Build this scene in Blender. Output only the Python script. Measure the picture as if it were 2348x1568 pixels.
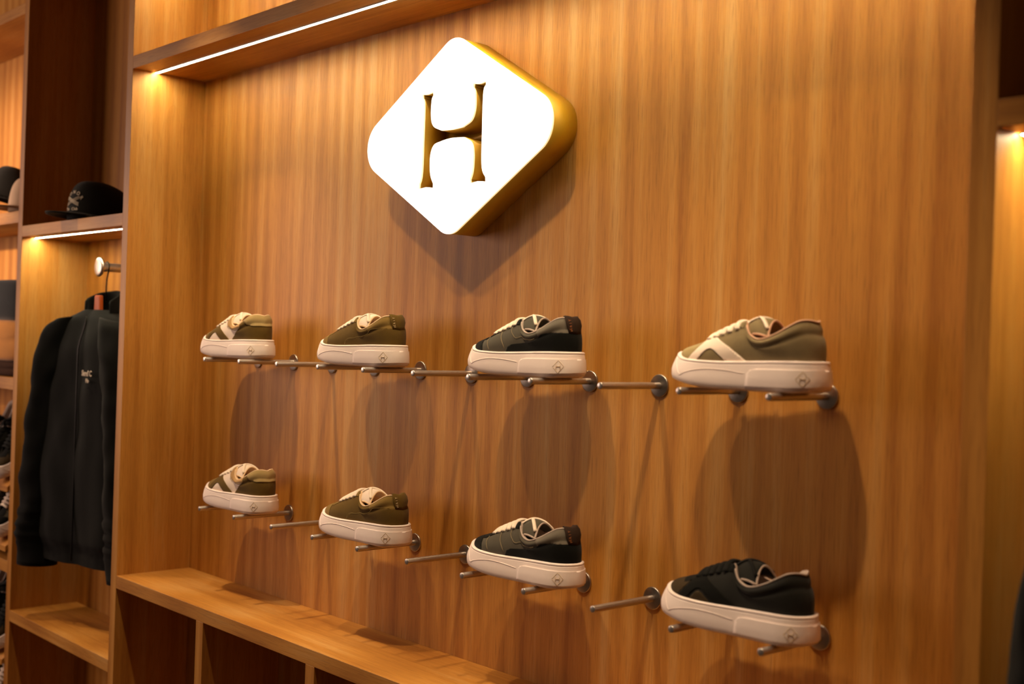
import bpy, bmesh, math, random
from mathutils import Vector, Matrix
random.seed(5)
for o in list(bpy.data.objects): bpy.data.objects.remove(o)
SC = bpy.context.scene
COL = SC.collection
ZO = 1.42            # height of the upper peg row above the floor; all z below are given relative to that row

# ------------------------------------------------------------------ camera, world, lights, exposure
cam_data = bpy.data.cameras.new('camera'); cam = bpy.data.objects.new('camera', cam_data); COL.objects.link(cam)
R_ = Vector((0.67747381, 0.73481422, 0.03282228)); U_ = Vector((-0.02214875, -0.02422299, 0.99946119)); F_ = Vector((-0.73521333, 0.67783576, 0.00013522))
M = Matrix((R_, U_, -F_)).transposed().to_4x4(); M.translation = Vector((2.9377, -1.5594, 0.053 + ZO)); cam.matrix_world = M
cam_data.sensor_width = 36; cam_data.lens = 2749.5 / 2348 * 36
cam_data.dof.use_dof = True; cam_data.dof.focus_distance = 2.4; cam_data.dof.aperture_fstop = 3.4
cam_data.clip_start = 0.05
SC.camera = cam
SC.view_settings.view_transform = 'Standard'; SC.view_settings.look = 'None'
SC.view_settings.exposure = 0.0; SC.view_settings.gamma = 1.0; SC.view_settings.use_curve_mapping = False
W = bpy.data.worlds.new('world'); SC.world = W; W.use_nodes = True
W.node_tree.nodes['Background'].inputs[0].default_value = (1.0, .68, .45, 1); W.node_tree.nodes['Background'].inputs[1].default_value = .05

def spot(x, y, z, tx, ty, tz, power, ang, col=(1, .73, .46), r=.026, blend=.75):
    l = bpy.data.lights.new('ceiling_spotlight', 'SPOT'); o = bpy.data.objects.new('ceiling_spotlight', l); COL.objects.link(o)
    l.energy = power; l.color = col; l.spot_size = math.radians(ang); l.spot_blend = blend; l.shadow_soft_size = r
    o.location = (x, y, z + ZO); o.rotation_euler = (Vector((tx, ty, tz)) - Vector((x, y, z))).to_track_quat('-Z', 'Y').to_euler()
def area(x, y, z, tx, ty, tz, power, sx, sy, col):
    l = bpy.data.lights.new('room_light', 'AREA'); o = bpy.data.objects.new('room_light', l); COL.objects.link(o)
    l.shape = 'RECTANGLE'; l.size = sx; l.size_y = sy; l.energy = power; l.color = col
    o.location = (x, y, z + ZO); o.rotation_euler = (Vector((tx, ty, tz)) - Vector((x, y, z))).to_track_quat('-Z', 'Y').to_euler()
for sx, tx, pw in ((1.90, 1.90, 66), (1.42, 1.40, 54), (.94, .92, 42), (.46, .34, 76), (-.42, -.42, 50), (2.64, 2.64, 50)):
    spot(sx, -.66, 1.33, tx, (-.66 + .26 * 1.33) if 0 < sx < 2.2 else -.52, 0, pw, 52)     # ceiling downlights, their cones ending below the sign
spot(-1.8, -2.6, .9, -1.32, 0, .38, 440, 27, (1, .70, .50), .06)
area(-2.3, -2.1, .45, .6, 0, -.1, 50, 1.9, 1.3, (1, .70, .56))
LED_COL = (1.0, .85, .53); LED_E = 132

# ------------------------------------------------------------------ materials
def lin(c): return tuple(((v / 255) / 12.92 if v / 255 <= .04045 else ((v / 255 + .055) / 1.055) ** 2.4) for v in c) + (1,)
def new_mat(name):
    m = bpy.data.materials.new(name); m.use_nodes = True; nt = m.node_tree
    return m, nt, nt.nodes['Principled BSDF']
def fabric(name, rgb, rough=.85, scale=900, bump=.15, var=.12, spec=.25, sheen=0.0, vscale=40):
    m, nt, b = new_mat(name); N = nt.nodes; L = nt.links
    tc = N.new('ShaderNodeTexCoord'); n1 = N.new('ShaderNodeTexNoise'); n1.inputs['Scale'].default_value = scale; n1.inputs['Detail'].default_value = 3
    n2 = N.new('ShaderNodeTexNoise'); n2.inputs['Scale'].default_value = vscale; n2.inputs['Detail'].default_value = 4
    L.new(tc.outputs['Object'], n1.inputs['Vector']); L.new(tc.outputs['Object'], n2.inputs['Vector'])
    mix = N.new('ShaderNodeMix'); mix.data_type = 'RGBA'; c = lin(rgb)
    mix.inputs[6].default_value = tuple(v * (1 - var) for v in c[:3]) + (1,); mix.inputs[7].default_value = tuple(min(1, v * (1 + var)) for v in c[:3]) + (1,)
    L.new(n2.outputs['Fac'], mix.inputs[0]); L.new(mix.outputs[2], b.inputs['Base Color'])
    bp = N.new('ShaderNodeBump'); bp.inputs['Strength'].default_value = bump; bp.inputs['Distance'].default_value = .001
    L.new(n1.outputs['Fac'], bp.inputs['Height']); L.new(bp.outputs[0], b.inputs['Normal'])
    b.inputs['Roughness'].default_value = rough; b.inputs['Specular IOR Level'].default_value = spec; b.inputs['Sheen Weight'].default_value = sheen
    return m
def wood(name, axis, tint=1.0):
    m, nt, b = new_mat(name); N = nt.nodes; L = nt.links
    tc = N.new('ShaderNodeTexCoord'); oi = N.new('ShaderNodeObjectInfo')
    sh = N.new('ShaderNodeVectorMath'); sh.operation = 'SCALE'; sh.inputs['Scale'].default_value = 7.0
    cmb = N.new('ShaderNodeCombineXYZ')
    for i in range(3): L.new(oi.outputs['Random'], cmb.inputs[i])
    L.new(cmb.outputs[0], sh.inputs[0])
    add = N.new('ShaderNodeVectorMath'); add.operation = 'ADD'; L.new(tc.outputs['Object'], add.inputs[0]); L.new(sh.outputs[0], add.inputs[1])
    def mp(along, across):
        s = [across] * 3; s[axis] = along
        k = N.new('ShaderNodeVectorMath'); k.operation = 'MULTIPLY'; k.inputs[1].default_value = s; L.new(add.outputs[0], k.inputs[0]); return k
    def noise(mapn, detail=4, rough=.55, dist=0.0):
        n = N.new('ShaderNodeTexNoise'); n.inputs['Scale'].default_value = 1; n.inputs['Detail'].default_value = detail
        n.inputs['Roughness'].default_value = rough; n.inputs['Distortion'].default_value = dist; L.new(mapn.outputs[0], n.inputs['Vector']); return n
    broad = noise(mp(.35, 5.0), 2); mid = noise(mp(1.1, 28), 4, .6, .35); streak = noise(mp(2.5, 120), 3, .6, .2); pore = noise(mp(22, 900), 2, .5)
    # cathedral figure: rings of a distorted wave
    wv = N.new('ShaderNodeTexWave'); wv.wave_type = 'BANDS'; wv.bands_direction = 'X'; wv.inputs['Scale'].default_value = 1.0
    wv.inputs['Distortion'].default_value = 5.5; wv.inputs['Detail'].default_value = 2; wv.inputs['Detail Scale'].default_value = .6
    k = mp(.9, 5.5); L.new(k.outputs[0], wv.inputs['Vector'])
    def math_(op, a, bb):
        x = N.new('ShaderNodeMath'); x.operation = op
        for i, v in enumerate((a, bb)):
            if isinstance(v, (int, float)): x.inputs[i].default_value = v
            else: L.new(v, x.inputs[i])
        return x.outputs[0]
    v = math_('ADD', math_('MULTIPLY', broad.outputs['Fac'], .6), .15)
    v = math_('ADD', v, math_('MULTIPLY', mid.outputs['Fac'], .75))
    v = math_('ADD', v, math_('MULTIPLY', streak.outputs['Fac'], .30))
    v = math_('ADD', v, math_("MULTIPLY", wv.outputs["Fac"], .18))
    if axis == 2:
        sx = N.new('ShaderNodeSeparateXYZ'); L.new(tc.outputs['Object'], sx.inputs[0])
        wob = math_('MULTIPLY', math_('SUBTRACT', broad.outputs['Fac'], .5), .02)
        fl = math_('FLOOR', math_('MULTIPLY', math_('ADD', sx.outputs[0], wob), 4.6), 0)
        wn = N.new('ShaderNodeTexWhiteNoise'); wn.noise_dimensions = '1D'; L.new(fl, wn.inputs['W'])
        v = math_('ADD', v, math_('MULTIPLY', math_('SUBTRACT', wn.outputs['Value'], .5), .15))
    v = math_('SUBTRACT', v, .52)
    r = N.new('ShaderNodeValToRGB'); L.new(v, r.inputs[0]); e = r.color_ramp.elements
    e[0].position = .12; e[0].color = lin((135, 83, 27)); e[1].position = .9; e[1].color = lin((201, 153, 88))
    q = e.new(.38); q.color = lin((164, 105, 37)); q = e.new(.62); q.color = lin((188, 129, 54))
    mx = N.new('ShaderNodeMix'); mx.data_type = 'RGBA'; mx.blend_type = 'MULTIPLY'; mx.inputs[0].default_value = 1
    L.new(r.outputs[0], mx.inputs[6])
    rp = N.new('ShaderNodeValToRGB'); L.new(pore.outputs['Fac'], rp.inputs[0]); rp.color_ramp.elements[0].position = .3; rp.color_ramp.elements[0].color = (.72 * tint, .70 * tint, .68 * tint, 1)
    rp.color_ramp.elements[1].position = .48; rp.color_ramp.elements[1].color = (tint, tint, tint, 1)
    L.new(rp.outputs[0], mx.inputs[7]); L.new(mx.outputs[2], b.inputs['Base Color'])
    b.inputs['Roughness'].default_value = .5; b.inputs['Specular IOR Level'].default_value = .3
    bp = N.new('ShaderNodeBump'); bp.inputs['Strength'].default_value = .08; bp.inputs['Distance'].default_value = .001
    L.new(pore.outputs['Fac'], bp.inputs['Height']); L.new(bp.outputs[0], b.inputs['Normal'])
    return m
def metal(name, rgb, rough, met=1.0, brushed=None):
    m, nt, b = new_mat(name); N = nt.nodes; L = nt.links
    b.inputs['Base Color'].default_value = lin(rgb); b.inputs['Metallic'].default_value = met; b.inputs['Roughness'].default_value = rough
    tc = N.new('ShaderNodeTexCoord'); n = N.new('ShaderNodeTexNoise'); n.inputs['Scale'].default_value = 1
    k = N.new('ShaderNodeVectorMath'); k.operation = 'MULTIPLY'; k.inputs[1].default_value = brushed or (300, 300, 300)
    L.new(tc.outputs['Object'], k.inputs[0]); L.new(k.outputs[0], n.inputs['Vector'])
    mr = N.new('ShaderNodeMapRange'); mr.inputs[3].default_value = max(.05, rough - .1); mr.inputs[4].default_value = rough + .12
    L.new(n.outputs['Fac'], mr.inputs[0]); L.new(mr.outputs[0], b.inputs['Roughness'])
    return m
def emis(name, rgb, s):
    m, nt, b = new_mat(name); b.inputs['Base Color'].default_value = (.8, .8, .8, 1)
    b.inputs['Emission Color'].default_value = tuple(rgb) + (1,); b.inputs['Emission Strength'].default_value = s; return m
WZ = wood('wood_veneer_vertical', 2); WX = wood('wood_veneer_horizontal', 0); WE = wood('wood_edge_banding', 2, 1.0); WEX = wood('wood_edge_banding_long', 0, 1.0)
STEEL = metal('brushed_steel', (186, 178, 172), .30, .88, (900, 30, 900)); STEEL_D = metal('turned_steel', (172, 162, 154), .32, 1.0, (500, 500, 500))
GOLD = metal('satin_gold_paint', (204, 158, 34), .5, .2)
LEDM = emis('led_diffuser', LED_COL, LED_E); SIGN_F = emis('glowing_acrylic_face', (1, .97, .93), 1.35); SIGN_S = emis('glowing_acrylic_edge', (1, .74, .36), .95)
ALU = metal('aluminium_channel', (170, 160, 150), .4)
RUBBER = fabric('cream_rubber', (238, 220, 212), .62, 1400, .06, .03, .35, vscale=90)
OUTSOLE = fabric('tan_outsole_rubber', (205, 180, 150), .6, 900, .08, .04)
BLACK_CLOTH = fabric('black_cotton', (6, 6, 6), .95, 1500, .3, .3, .12, .04, 14)
BLACK_TWILL = fabric('black_twill', (20, 19, 18), .95, 2500, .3, .2, .12, .1, 30)
WHITE_THREAD = fabric('white_thread', (205, 190, 172), .9, 3000, .2, .08)
ORANGE_WOOD = fabric('varnished_hanger_wood', (150, 64, 14), .5, 300, .05, .12)
BLACK_METAL = metal('black_metal', (28, 26, 24), .4, .9)
CONCRETE = fabric('floor_screed', (92, 70, 52), .7, 60, .1, .1)

# ------------------------------------------------------------------ object helpers
def ob(name, verts, faces, mat, parent=None, smooth=False, mats=None):
    me = bpy.data.meshes.new(name); me.from_pydata([tuple(v) for v in verts], [], faces); me.update()
    return finish(name, me, mat, parent, smooth)
def finish(name, me, mat, parent=None, smooth=False):
    if mat: me.materials.append(mat)
    if smooth:
        for p in me.polygons: p.use_smooth = True
    o = bpy.data.objects.new(name, me); COL.objects.link(o)
    if parent: o.parent = parent
    return o
def obm(name, bm, mat, parent=None, smooth=False):
    bmesh.ops.recalc_face_normals(bm, faces=bm.faces)
    me = bpy.data.meshes.new(name); bm.to_mesh(me); bm.free(); return finish(name, me, mat, parent, smooth)
def tag(o, label=None, cat=None, group=None, kind=None):
    if label: o['label'] = label
    if cat: o['category'] = cat
    if group: o['group'] = group
    if kind: o['kind'] = kind
    return o
def thing(name, label, cat, loc=(0, 0, 0), group=None, rot=(0, 0, 0)):
    o = bpy.data.objects.new(name, None); COL.objects.link(o); o.location = loc; o.rotation_euler = rot; o.empty_display_size = .05
    return tag(o, label, cat, group)
def add_box(bm, x0, x1, y0, y1, z0, z1, bev=0.0):
    t = bmesh.new(); bmesh.ops.create_cube(t, size=1)
    for v in t.verts: v.co = Vector(((x0 + x1) / 2 + v.co.x * (x1 - x0), (y0 + y1) / 2 + v.co.y * (y1 - y0), (z0 + z1) / 2 + v.co.z * (z1 - z0)))
    if bev: bmesh.ops.bevel(t, geom=list(t.edges), offset=bev, segments=2, affect='EDGES', profile=.5)
    me = bpy.data.meshes.new('t'); t.to_mesh(me); t.free(); bm.from_mesh(me); bpy.data.meshes.remove(me)
def box(name, x0, x1, y0, y1, z0, z1, mat, parent=None, bev=.0006, loc=(0, 0, 0)):
    bm = bmesh.new(); add_box(bm, x0 - loc[0], x1 - loc[0], y0 - loc[1], y1 - loc[1], z0 - loc[2], z1 - loc[2], bev); return obm(name, bm, mat, parent)
def add_tube(bm, pts, r, n=10, caps=True, flat=1.0, rs=None):
    pts = [Vector(p) for p in pts]; rings = []
    prev = None
    for i, p in enumerate(pts):
        d = (pts[min(i + 1, len(pts) - 1)] - pts[max(i - 1, 0)]).normalized()
        a = prev if prev is not None else (Vector((0, 0, 1)) if abs(d.z) < .9 else Vector((0, 1, 0)))
        a = (a - d * a.dot(d)).normalized(); prev = a; b = d.cross(a); rr = rs[i] if rs else r
        rings.append([bm.verts.new(p + (a * math.cos(t) * flat + b * math.sin(t)) * rr) for t in [2 * math.pi * k / n for k in range(n)]])
    for i in range(len(rings) - 1):
        for k in range(n): bm.faces.new((rings[i][k], rings[i][(k + 1) % n], rings[i + 1][(k + 1) % n], rings[i + 1][k]))
    if caps: bm.faces.new(rings[0][::-1]); bm.faces.new(rings[-1])
def add_lathe(bm, prof, axis='y', n=40, c=(0, 0, 0)):
    rings = []
    for (r, h) in prof:
        ring = []
        for k in range(n):
            a = 2 * math.pi * k / n; x, z = r * math.cos(a), r * math.sin(a)
            p = {'y': (x, h, z), 'z': (x, z, h), 'x': (h, x, z)}[axis]
            ring.append(bm.verts.new(Vector(p) + Vector(c)))
        rings.append(ring)
    for i in range(len(rings) - 1):
        for k in range(n): bm.faces.new((rings[i][k], rings[i][(k + 1) % n], rings[i + 1][(k + 1) % n], rings[i + 1][k]))
    bm.faces.new(rings[0]); bm.faces.new(rings[-1])
def herm(keys, s):
    """smooth interpolation of (s, vector...) rows"""
    n = len(keys)
    if s <= keys[0][0]: return Vector(keys[0][1:]) if len(keys[0]) > 2 else keys[0][1]
    if s >= keys[-1][0]: return Vector(keys[-1][1:]) if len(keys[0]) > 2 else keys[-1][1]
    i = max(j for j in range(n - 1) if keys[j][0] <= s)
    def slope(j, c):
        a = max(j - 1, 0); b = min(j + 1, n - 1); return (keys[b][c] - keys[a][c]) / (keys[b][0] - keys[a][0])
    h = keys[i + 1][0] - keys[i][0]; t = (s - keys[i][0]) / h; out = []
    for c in range(1, len(keys[0])):
        p0, p1, m0, m1 = keys[i][c], keys[i + 1][c], slope(i, c) * h, slope(i + 1, c) * h
        out.append((2 * t ** 3 - 3 * t ** 2 + 1) * p0 + (t ** 3 - 2 * t ** 2 + t) * m0 + (-2 * t ** 3 + 3 * t ** 2) * p1 + (t ** 3 - t ** 2) * m1)
    return Vector(out) if len(out) > 1 else out[0]
def text_obj(name, s, size, mat, parent, matrix, ext=.0002, bold=0.0):
    cu = bpy.data.curves.new(name, 'FONT'); cu.body = s; cu.size = size; cu.extrude = ext; cu.offset = bold; cu.align_x = 'CENTER'; cu.align_y = 'CENTER'; cu.resolution_u = 3
    o = bpy.data.objects.new(name, cu); COL.objects.link(o); dg = bpy.context.evaluated_depsgraph_get(); me = bpy.data.meshes.new_from_object(o.evaluated_get(dg))
    bpy.data.objects.remove(o); bpy.data.curves.remove(cu); me.transform(matrix); me.materials.clear()
    return finish(name, me, mat, parent)
def frame(pos, xdir, normal):
    x = Vector(xdir).normalized(); n = Vector(normal).normalized(); x = (x - n * x.dot(n)).normalized(); y = n.cross(x)
    m = Matrix((x, y, n)).transposed().to_4x4(); m.translation = Vector(pos); return m
def copy_tree(o, parent=None):
    c = o.copy(); COL.objects.link(c); c.parent = parent
    for ch in list(o.children): copy_tree(ch, c)
    return c

# ------------------------------------------------------------------ the setting and the joinery
D = .205; T = .0324; ZT = .723; ZB = -.579; WD = 2.2566; X2 = -.7208; ZS2 = .354; ZC2 = -.8023; TOP = 1.25; FL = -ZO; X3 = -1.95; XR = 3.0
XRI = WD + T
tag(box('wall_back', X3 - .6, XR + .4, 0, .08, FL, TOP + .05, WZ, bev=0), kind='structure')
tag(box('floor', X3 - .6, XR + .4, -3.2, .08, FL - .05, FL, CONCRETE, bev=0), kind='structure')

def cabinet(name, label, loc, parts):
    t = thing(name, label, 'shelving', loc)
    for (pn, x0, x1, y0, y1, z0, z1, m) in parts: box(pn, x0, x1, y0, y1, z0, z1, m, t, loc=loc)
    return t
# main display bay: two full-height side panels, top shelf, higher shelf
cabinet('display_alcove', 'wide wooden display bay framing the lit sign and all eight shoes', (0, -D, FL), [
    ('side_panel', -T, 0, -D, 0, FL, TOP, WZ), ('side_panel', WD, WD + T, -D, 0, FL, TOP, WZ),
    ('top_shelf', 0, WD, -D, 0, ZT, ZT + T, WX), ('upper_shelf', 0, WD, -D, 0, 1.02, 1.02 + T, WX)])
comp = (WD - 4 * T) / 5
bench = [('bench_top', 0.0005, WD - .0005, -D, -.0005, ZB - T, ZB, WX), ('base_board', 0.0005, WD - .0005, -D, -.0005, FL + .08, FL + .08 + T, WX)]
for i in range(1, 5): bench.append(('divider', i * comp + (i - 1) * T, i * (comp + T), -D, -.0005, FL + .08 + T, ZB - T, WZ))
cabinet('cubby_bench', 'low wooden bench ledge under the shoes with open cubbies below', (0, -D, FL + .08), bench)
cabinet('hanging_bay', 'narrow wooden bay left of the shoe wall holding the black cap and jacket', (X2, -D, FL), [
    ('side_panel', X2 - T, X2, -D, 0, FL, TOP, WZ), ('shelf', X2, -T, -D, 0, ZS2 - T, ZS2, WX), ('bottom_shelf', X2, -T, -D, 0, ZC2 - T, ZC2, WX),
    ('upper_shelf', X2, -T, -D, 0, 1.10, 1.10 + T, WX), ('base_board', X2, -T, -D, 0, FL + .08, FL + .08 + T, WX)])
XL = X3; XE = X2 - T
cabinet('shelf_bay', 'far left wooden shelf bay cut by the photo edge with folded clothes', (XL, -D, FL), [
    ('side_panel', XL - T, XL, -D, 0, FL, TOP, WZ), ('cap_shelf', XL, XE, -D, 0, .366, .402, WX), ('clothes_shelf', XL, XE, -D, 0, -.141, -.105, WX),
    ('shoe_shelf', XL, XE, -D, 0, -.695, -.659, WX), ('upper_shelf', XL, XE, -D, 0, 1.00, 1.00 + T, WX), ('base_board', XL, XE, -D, 0, FL + .08, FL + .08 + T, WX)])
cabinet('garment_bay', 'blurred wooden bay at the right edge with a light under its shelf', (XRI, -D, FL), [
    ('shelf', XRI, XR, -D, 0, ZS2 - T, ZS2, WX), ('side_panel', XR, XR + T, -D, 0, FL, TOP, WZ), ('upper_shelf', XRI, XR, -D, 0, 1.10, 1.10 + T, WX),
    ('bottom_shelf', XRI, XR, -D, 0, ZC2 - T, ZC2, WX)])

def led(x0, x1, y, z, label, w=.009):
    t = thing('led_strip_light', label, 'light', ((x0 + x1) / 2, y, z), 'light strips under the shelves')
    hx = (x1 - x0) / 2
    bm = bmesh.new()
    add_box(bm, -hx, hx, -w / 2 - .0012, -w / 2, -.0022, 0); add_box(bm, -hx, hx, w / 2, w / 2 + .0012, -.0022, 0)
    obm('channel', bm, ALU, t)
    bm = bmesh.new(); add_box(bm, -hx, hx, -w / 2, w / 2, -.0018, -.0002, .0004); obm('diffuser', bm, LEDM, t)
led(.004, WD - .004, -.142, ZT, 'long glowing light strip under the shelf above the sign')
led(.004, WD - .004, -.142, 1.02, 'light strip under the highest shelf above the sign bay')
led(X2 + .004, -T - .002, -.166, ZS2 - T, 'short glowing light strip under the black cap shelf')
led(XRI + .004, XR - .004, -.150, ZS2 - T, 'blurred glowing light strip at the right photo edge')

# ------------------------------------------------------------------ illuminated sign
SX, SZ, SD = 1.125, .452, .065
def rounded_poly(P, r, n=28):
    out = []
    for i, p in enumerate(P):
        a = Vector(P[i - 1]) - Vector(p); b = Vector(P[(i + 1) % len(P)]) - Vector(p); a.normalize(); b.normalize()
        ang = a.angle(b) / 2; tdist = r[i] / math.tan(ang); c = Vector(p) + (a + b).normalized() * (r[i] / math.sin(ang))
        s = Vector(p) + a * tdist - c; e = Vector(p) + b * tdist - c
        a0 = math.atan2(s.y, s.x); a1 = math.atan2(e.y, e.x); dd = a1 - a0
        while dd > math.pi: dd -= 2 * math.pi
        while dd < -math.pi: dd += 2 * math.pi
        for k in range(n): t = a0 + dd * k / (n - 1); out.append((c.x + r[i] * math.cos(t), c.y + r[i] * math.sin(t)))
    return out
# sides of the diamond run through the measured points (+-.25,.058) and (.05,.160)
DIA = rounded_poly([(0, .2005), (-.335, 0), (0, -.2005), (.335, 0)], [.052, .058, .052, .058])
HP = []
def curve2(pts, n=8):
    ks = [(i / (len(pts) - 1),) + tuple(p) for i, p in enumerate(pts)]
    return [tuple(herm(ks, i / n)) for i in range(n + 1)]
HP += [(-.0968, .0905)] + curve2([(-.0968, .0905), (-.080, .0885), (-.0631, .0915)], 4)[1:]
HP += curve2([(-.0631, .0915), (-.0703, .078), (-.0703, .042), (-.0600, .0225), (-.0339, .0112)], 26)[1:]
HP += curve2([(-.0339, .0112), (0, .0096), (.0323, .0112)], 4)[1:]
HP += curve2([(.0323, .0112), (.0585, .0225), (.0690, .046), (.0675, .078), (.0603, .0915)], 26)[1:]
HP += curve2([(.0603, .0915), (.079, .0885), (.0955, .0915)], 4)[1:]
HP += curve2([(.0955, .0915), (.0865, .074), (.0862, 0), (.0885, -.068), (.103, -.094)], 26)[1:]
HP += curve2([(.103, -.094), (.082, -.0915), (.0600, -.094)], 4)[1:]
HP += curve2([(.0600, -.094), (.0678, -.073), (.0683, -.038), (.0600, -.0155), (.0373, -.0030)], 26)[1:]
HP += curve2([(.0373, -.0030), (0, -.0005), (-.030, -.0030)], 4)[1:]
HP += curve2([(-.030, -.0030), (-.0570, -.0095), (-.0690, -.032), (-.0672, -.070), (-.0548, -.0945)], 26)[1:]
HP += curve2([(-.0548, -.0945), (-.076, -.0915), (-.0984, -.094)], 4)[1:]
HP += curve2([(-.0984, -.094), (-.0890, -.068), (-.0880, 0), (-.0885, .074), (-.0968, .0905)], 14)[1:-1]
def fatten(P, k):
    out = []; n = len(P)
    for i in range(n):
        a = Vector(P[i - 1]); b = Vector(P[(i + 1) % n]); d = (b - a).normalized(); out.append((P[i][0] - d.y * k, P[i][1] + d.x * k))
    return out
HP = fatten(HP, .0030)
def plate(outer, hole, y0, y1, name, mat, parent, side_mat=None):
    bm = bmesh.new()
    def loop(P, y): vs = [bm.verts.new((p[0], y, p[1])) for p in P]; return vs, [bm.edges.new((vs[i], vs[(i + 1) % len(vs)])) for i in range(len(vs))]
    o0, e0 = loop(outer, y0); h0, f0 = loop(hole, y0)
    bmesh.ops.triangle_fill(bm, edges=e0 + f0, use_beauty=True)
    front = list(bm.faces)
    r = bmesh.ops.extrude_face_region(bm, geom=front); nv = [g for g in r['geom'] if isinstance(g, bmesh.types.BMVert)]
    for v in nv: v.co.y = y1
    bmesh.ops.recalc_face_normals(bm, faces=bm.faces)
    o = obm(name, bm, mat, parent)
    if side_mat:
        o.data.materials.append(side_mat)
        for p in o.data.polygons:
            if abs(p.normal.y) < .5: p.material_index = 1
    return o
sign = thing('illuminated_sign', 'glowing white rounded diamond sign with a cut-out H above the shoes', 'sign', (SX, -.001, SZ))
grow = lambda P, k: [(x * k, z * k) for x, z in P]
plate(DIA, HP, -SD, -SD + .004, 'glowing_face', SIGN_F, sign, SIGN_S)
def wall_band(P, y0, y1, name, mat, parent, th=.0012, back=False):
    n = len(P); vs = [(x, y0, z) for x, z in P] + [(x, y1, z) for x, z in P]
    fs = [(i, (i + 1) % n, n + (i + 1) % n, n + i) for i in range(n)]
    if back: fs.append(tuple(range(n, 2 * n)))
    o = ob(name, vs, fs, mat, parent, True); s = o.modifiers.new('e', 'EDGE_SPLIT'); s.split_angle = math.radians(32); s = o.modifiers.new('s', 'SOLIDIFY'); s.thickness = th; s.offset = 0; return o
wall_band(grow(DIA, .992), -SD + .004, 0.0, 'metal_case', GOLD, sign, back=True)
wall_band(HP, -SD + .0045, -.006, 'letter_recess', GOLD, sign, .0008, back=True)

# ------------------------------------------------------------------ steel pegs
PX = [.319 + .1625 * i for i in range(11)]; PR = .0058; ROWS = [-.0123, -.3715]
def make_peg():
    t = thing('display_peg', '', 'peg')
    bm = bmesh.new(); add_lathe(bm, [(PR - .0012, -.1494), (PR - .0003, -.1490), (PR, -.1480), (PR, -.003)], 'y', 20); obm('rod', bm, STEEL, t, True)
    bm = bmesh.new(); add_lathe(bm, [(.0178, -.0036), (.0189, -.0032), (.0193, -.0022), (.0193, -.0003)], 'y', 48); f = obm('mounting_disc', bm, STEEL_D, t, True)
    for o in t.children:
        md = o.modifiers.new('e', 'EDGE_SPLIT'); md.split_angle = math.radians(50)
    return t
peg0 = make_peg(); first = True
who = {0: 'cream and olive', 3: 'all-olive', 6: 'black and charcoal'}
for r, z in enumerate(ROWS):
    rn = ('upper', 'lower')[r]
    for i, x in enumerate(PX):
        p = peg0 if first else copy_tree(peg0); first = False; p.location = (x, 0, z)
        k = (i // 3) * 3; sh = who.get(k, ('grey-olive and cream', 'all-black')[r])
        if i % 3 == 2: nx = who.get(k + 3, ('grey-olive and cream', 'all-black')[r]); lab = f'bare {rn}-row steel peg between the {sh} shoe and the {nx} shoe'
        else: lab = f'steel peg under the {"toe" if i % 3 == 0 else "heel"} of the {rn}-row {sh} shoe'
        tag(p, lab, 'peg', f'steel display pegs in the {rn} row')

# ------------------------------------------------------------------ shoes
LEN = .272
HALF = [(0, 0), (.0022, .012), (.0085, .0245), (.020, .0365), (.038, .0450), (.070, .0498), (.11, .0475), (.16, .0425), (.21, .0410), (.240, .0375), (.259, .0275), (.269, .0130), (.272, 0)]
_d = [0]
for a, b in zip(HALF, HALF[1:]): _d.append(_d[-1] + math.dist(a, b))
OK_ = [(d / _d[-1], x, y) for d, (x, y) in zip(_d, HALF)]
def outline(s):
    p = herm(OK_, s); e = .004; q = herm(OK_, min(1, s + e)) - herm(OK_, max(0, s - e)); q.normalize()
    n = Vector((-q.y, q.x))
    if s <= .004: n = Vector((-1, 0))
    if s >= .996: n = Vector((1, 0))
    return p, n
def zb(x): return (.014 * ((.115 - x) / .115) ** 1.8 if x < .115 else 0) + (.004 * ((x - .225) / .05) ** 2 if x > .225 else 0)
ZTK = [(0, .0545), (.012, .0525), (.028, .0470), (.045, .0435), (.07, .0418), (.11, .0410), (.16, .0425), (.21, .0445), (.272, .0455)]
def zt(x): return herm(ZTK, x)
def tin(x): return .0030 + .0125 * math.exp(-x / .026)     # how far the wall leans in at its top
SOLE_V = [(0, .0100), (.015, .0045), (.05, .0018), (.12, .0004), (.35, 0), (.62, None), (.84, None), (.885, None), (.90, 'g'), (.915, None), (.97, None), (1.0, 'r'), (1.0, 'l')]
def sole_pt(s, v, off=0.0):
    p, n = outline(s); x = p.x; ti = tin(x)
    if v < .35: ins = herm([(0, .010), (.015, .0045), (.05, .0018), (.12, .0004), (.35, 0)], v)
    else: ins = ti * ((v - .35) / .65) ** 1.3
    q = p - n * (ins - off); return Vector((q.x, q.y, zb(x) + (zt(x) - zb(x)) * v))
NS = 48
def ring_closed(f): # f(s)-> Vector on +y side; returns full ring
    a = [f(i / NS) for i in range(NS + 1)]; return a + [Vector((p.x, -p.y, p.z)) for p in a[-2:0:-1]]
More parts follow.
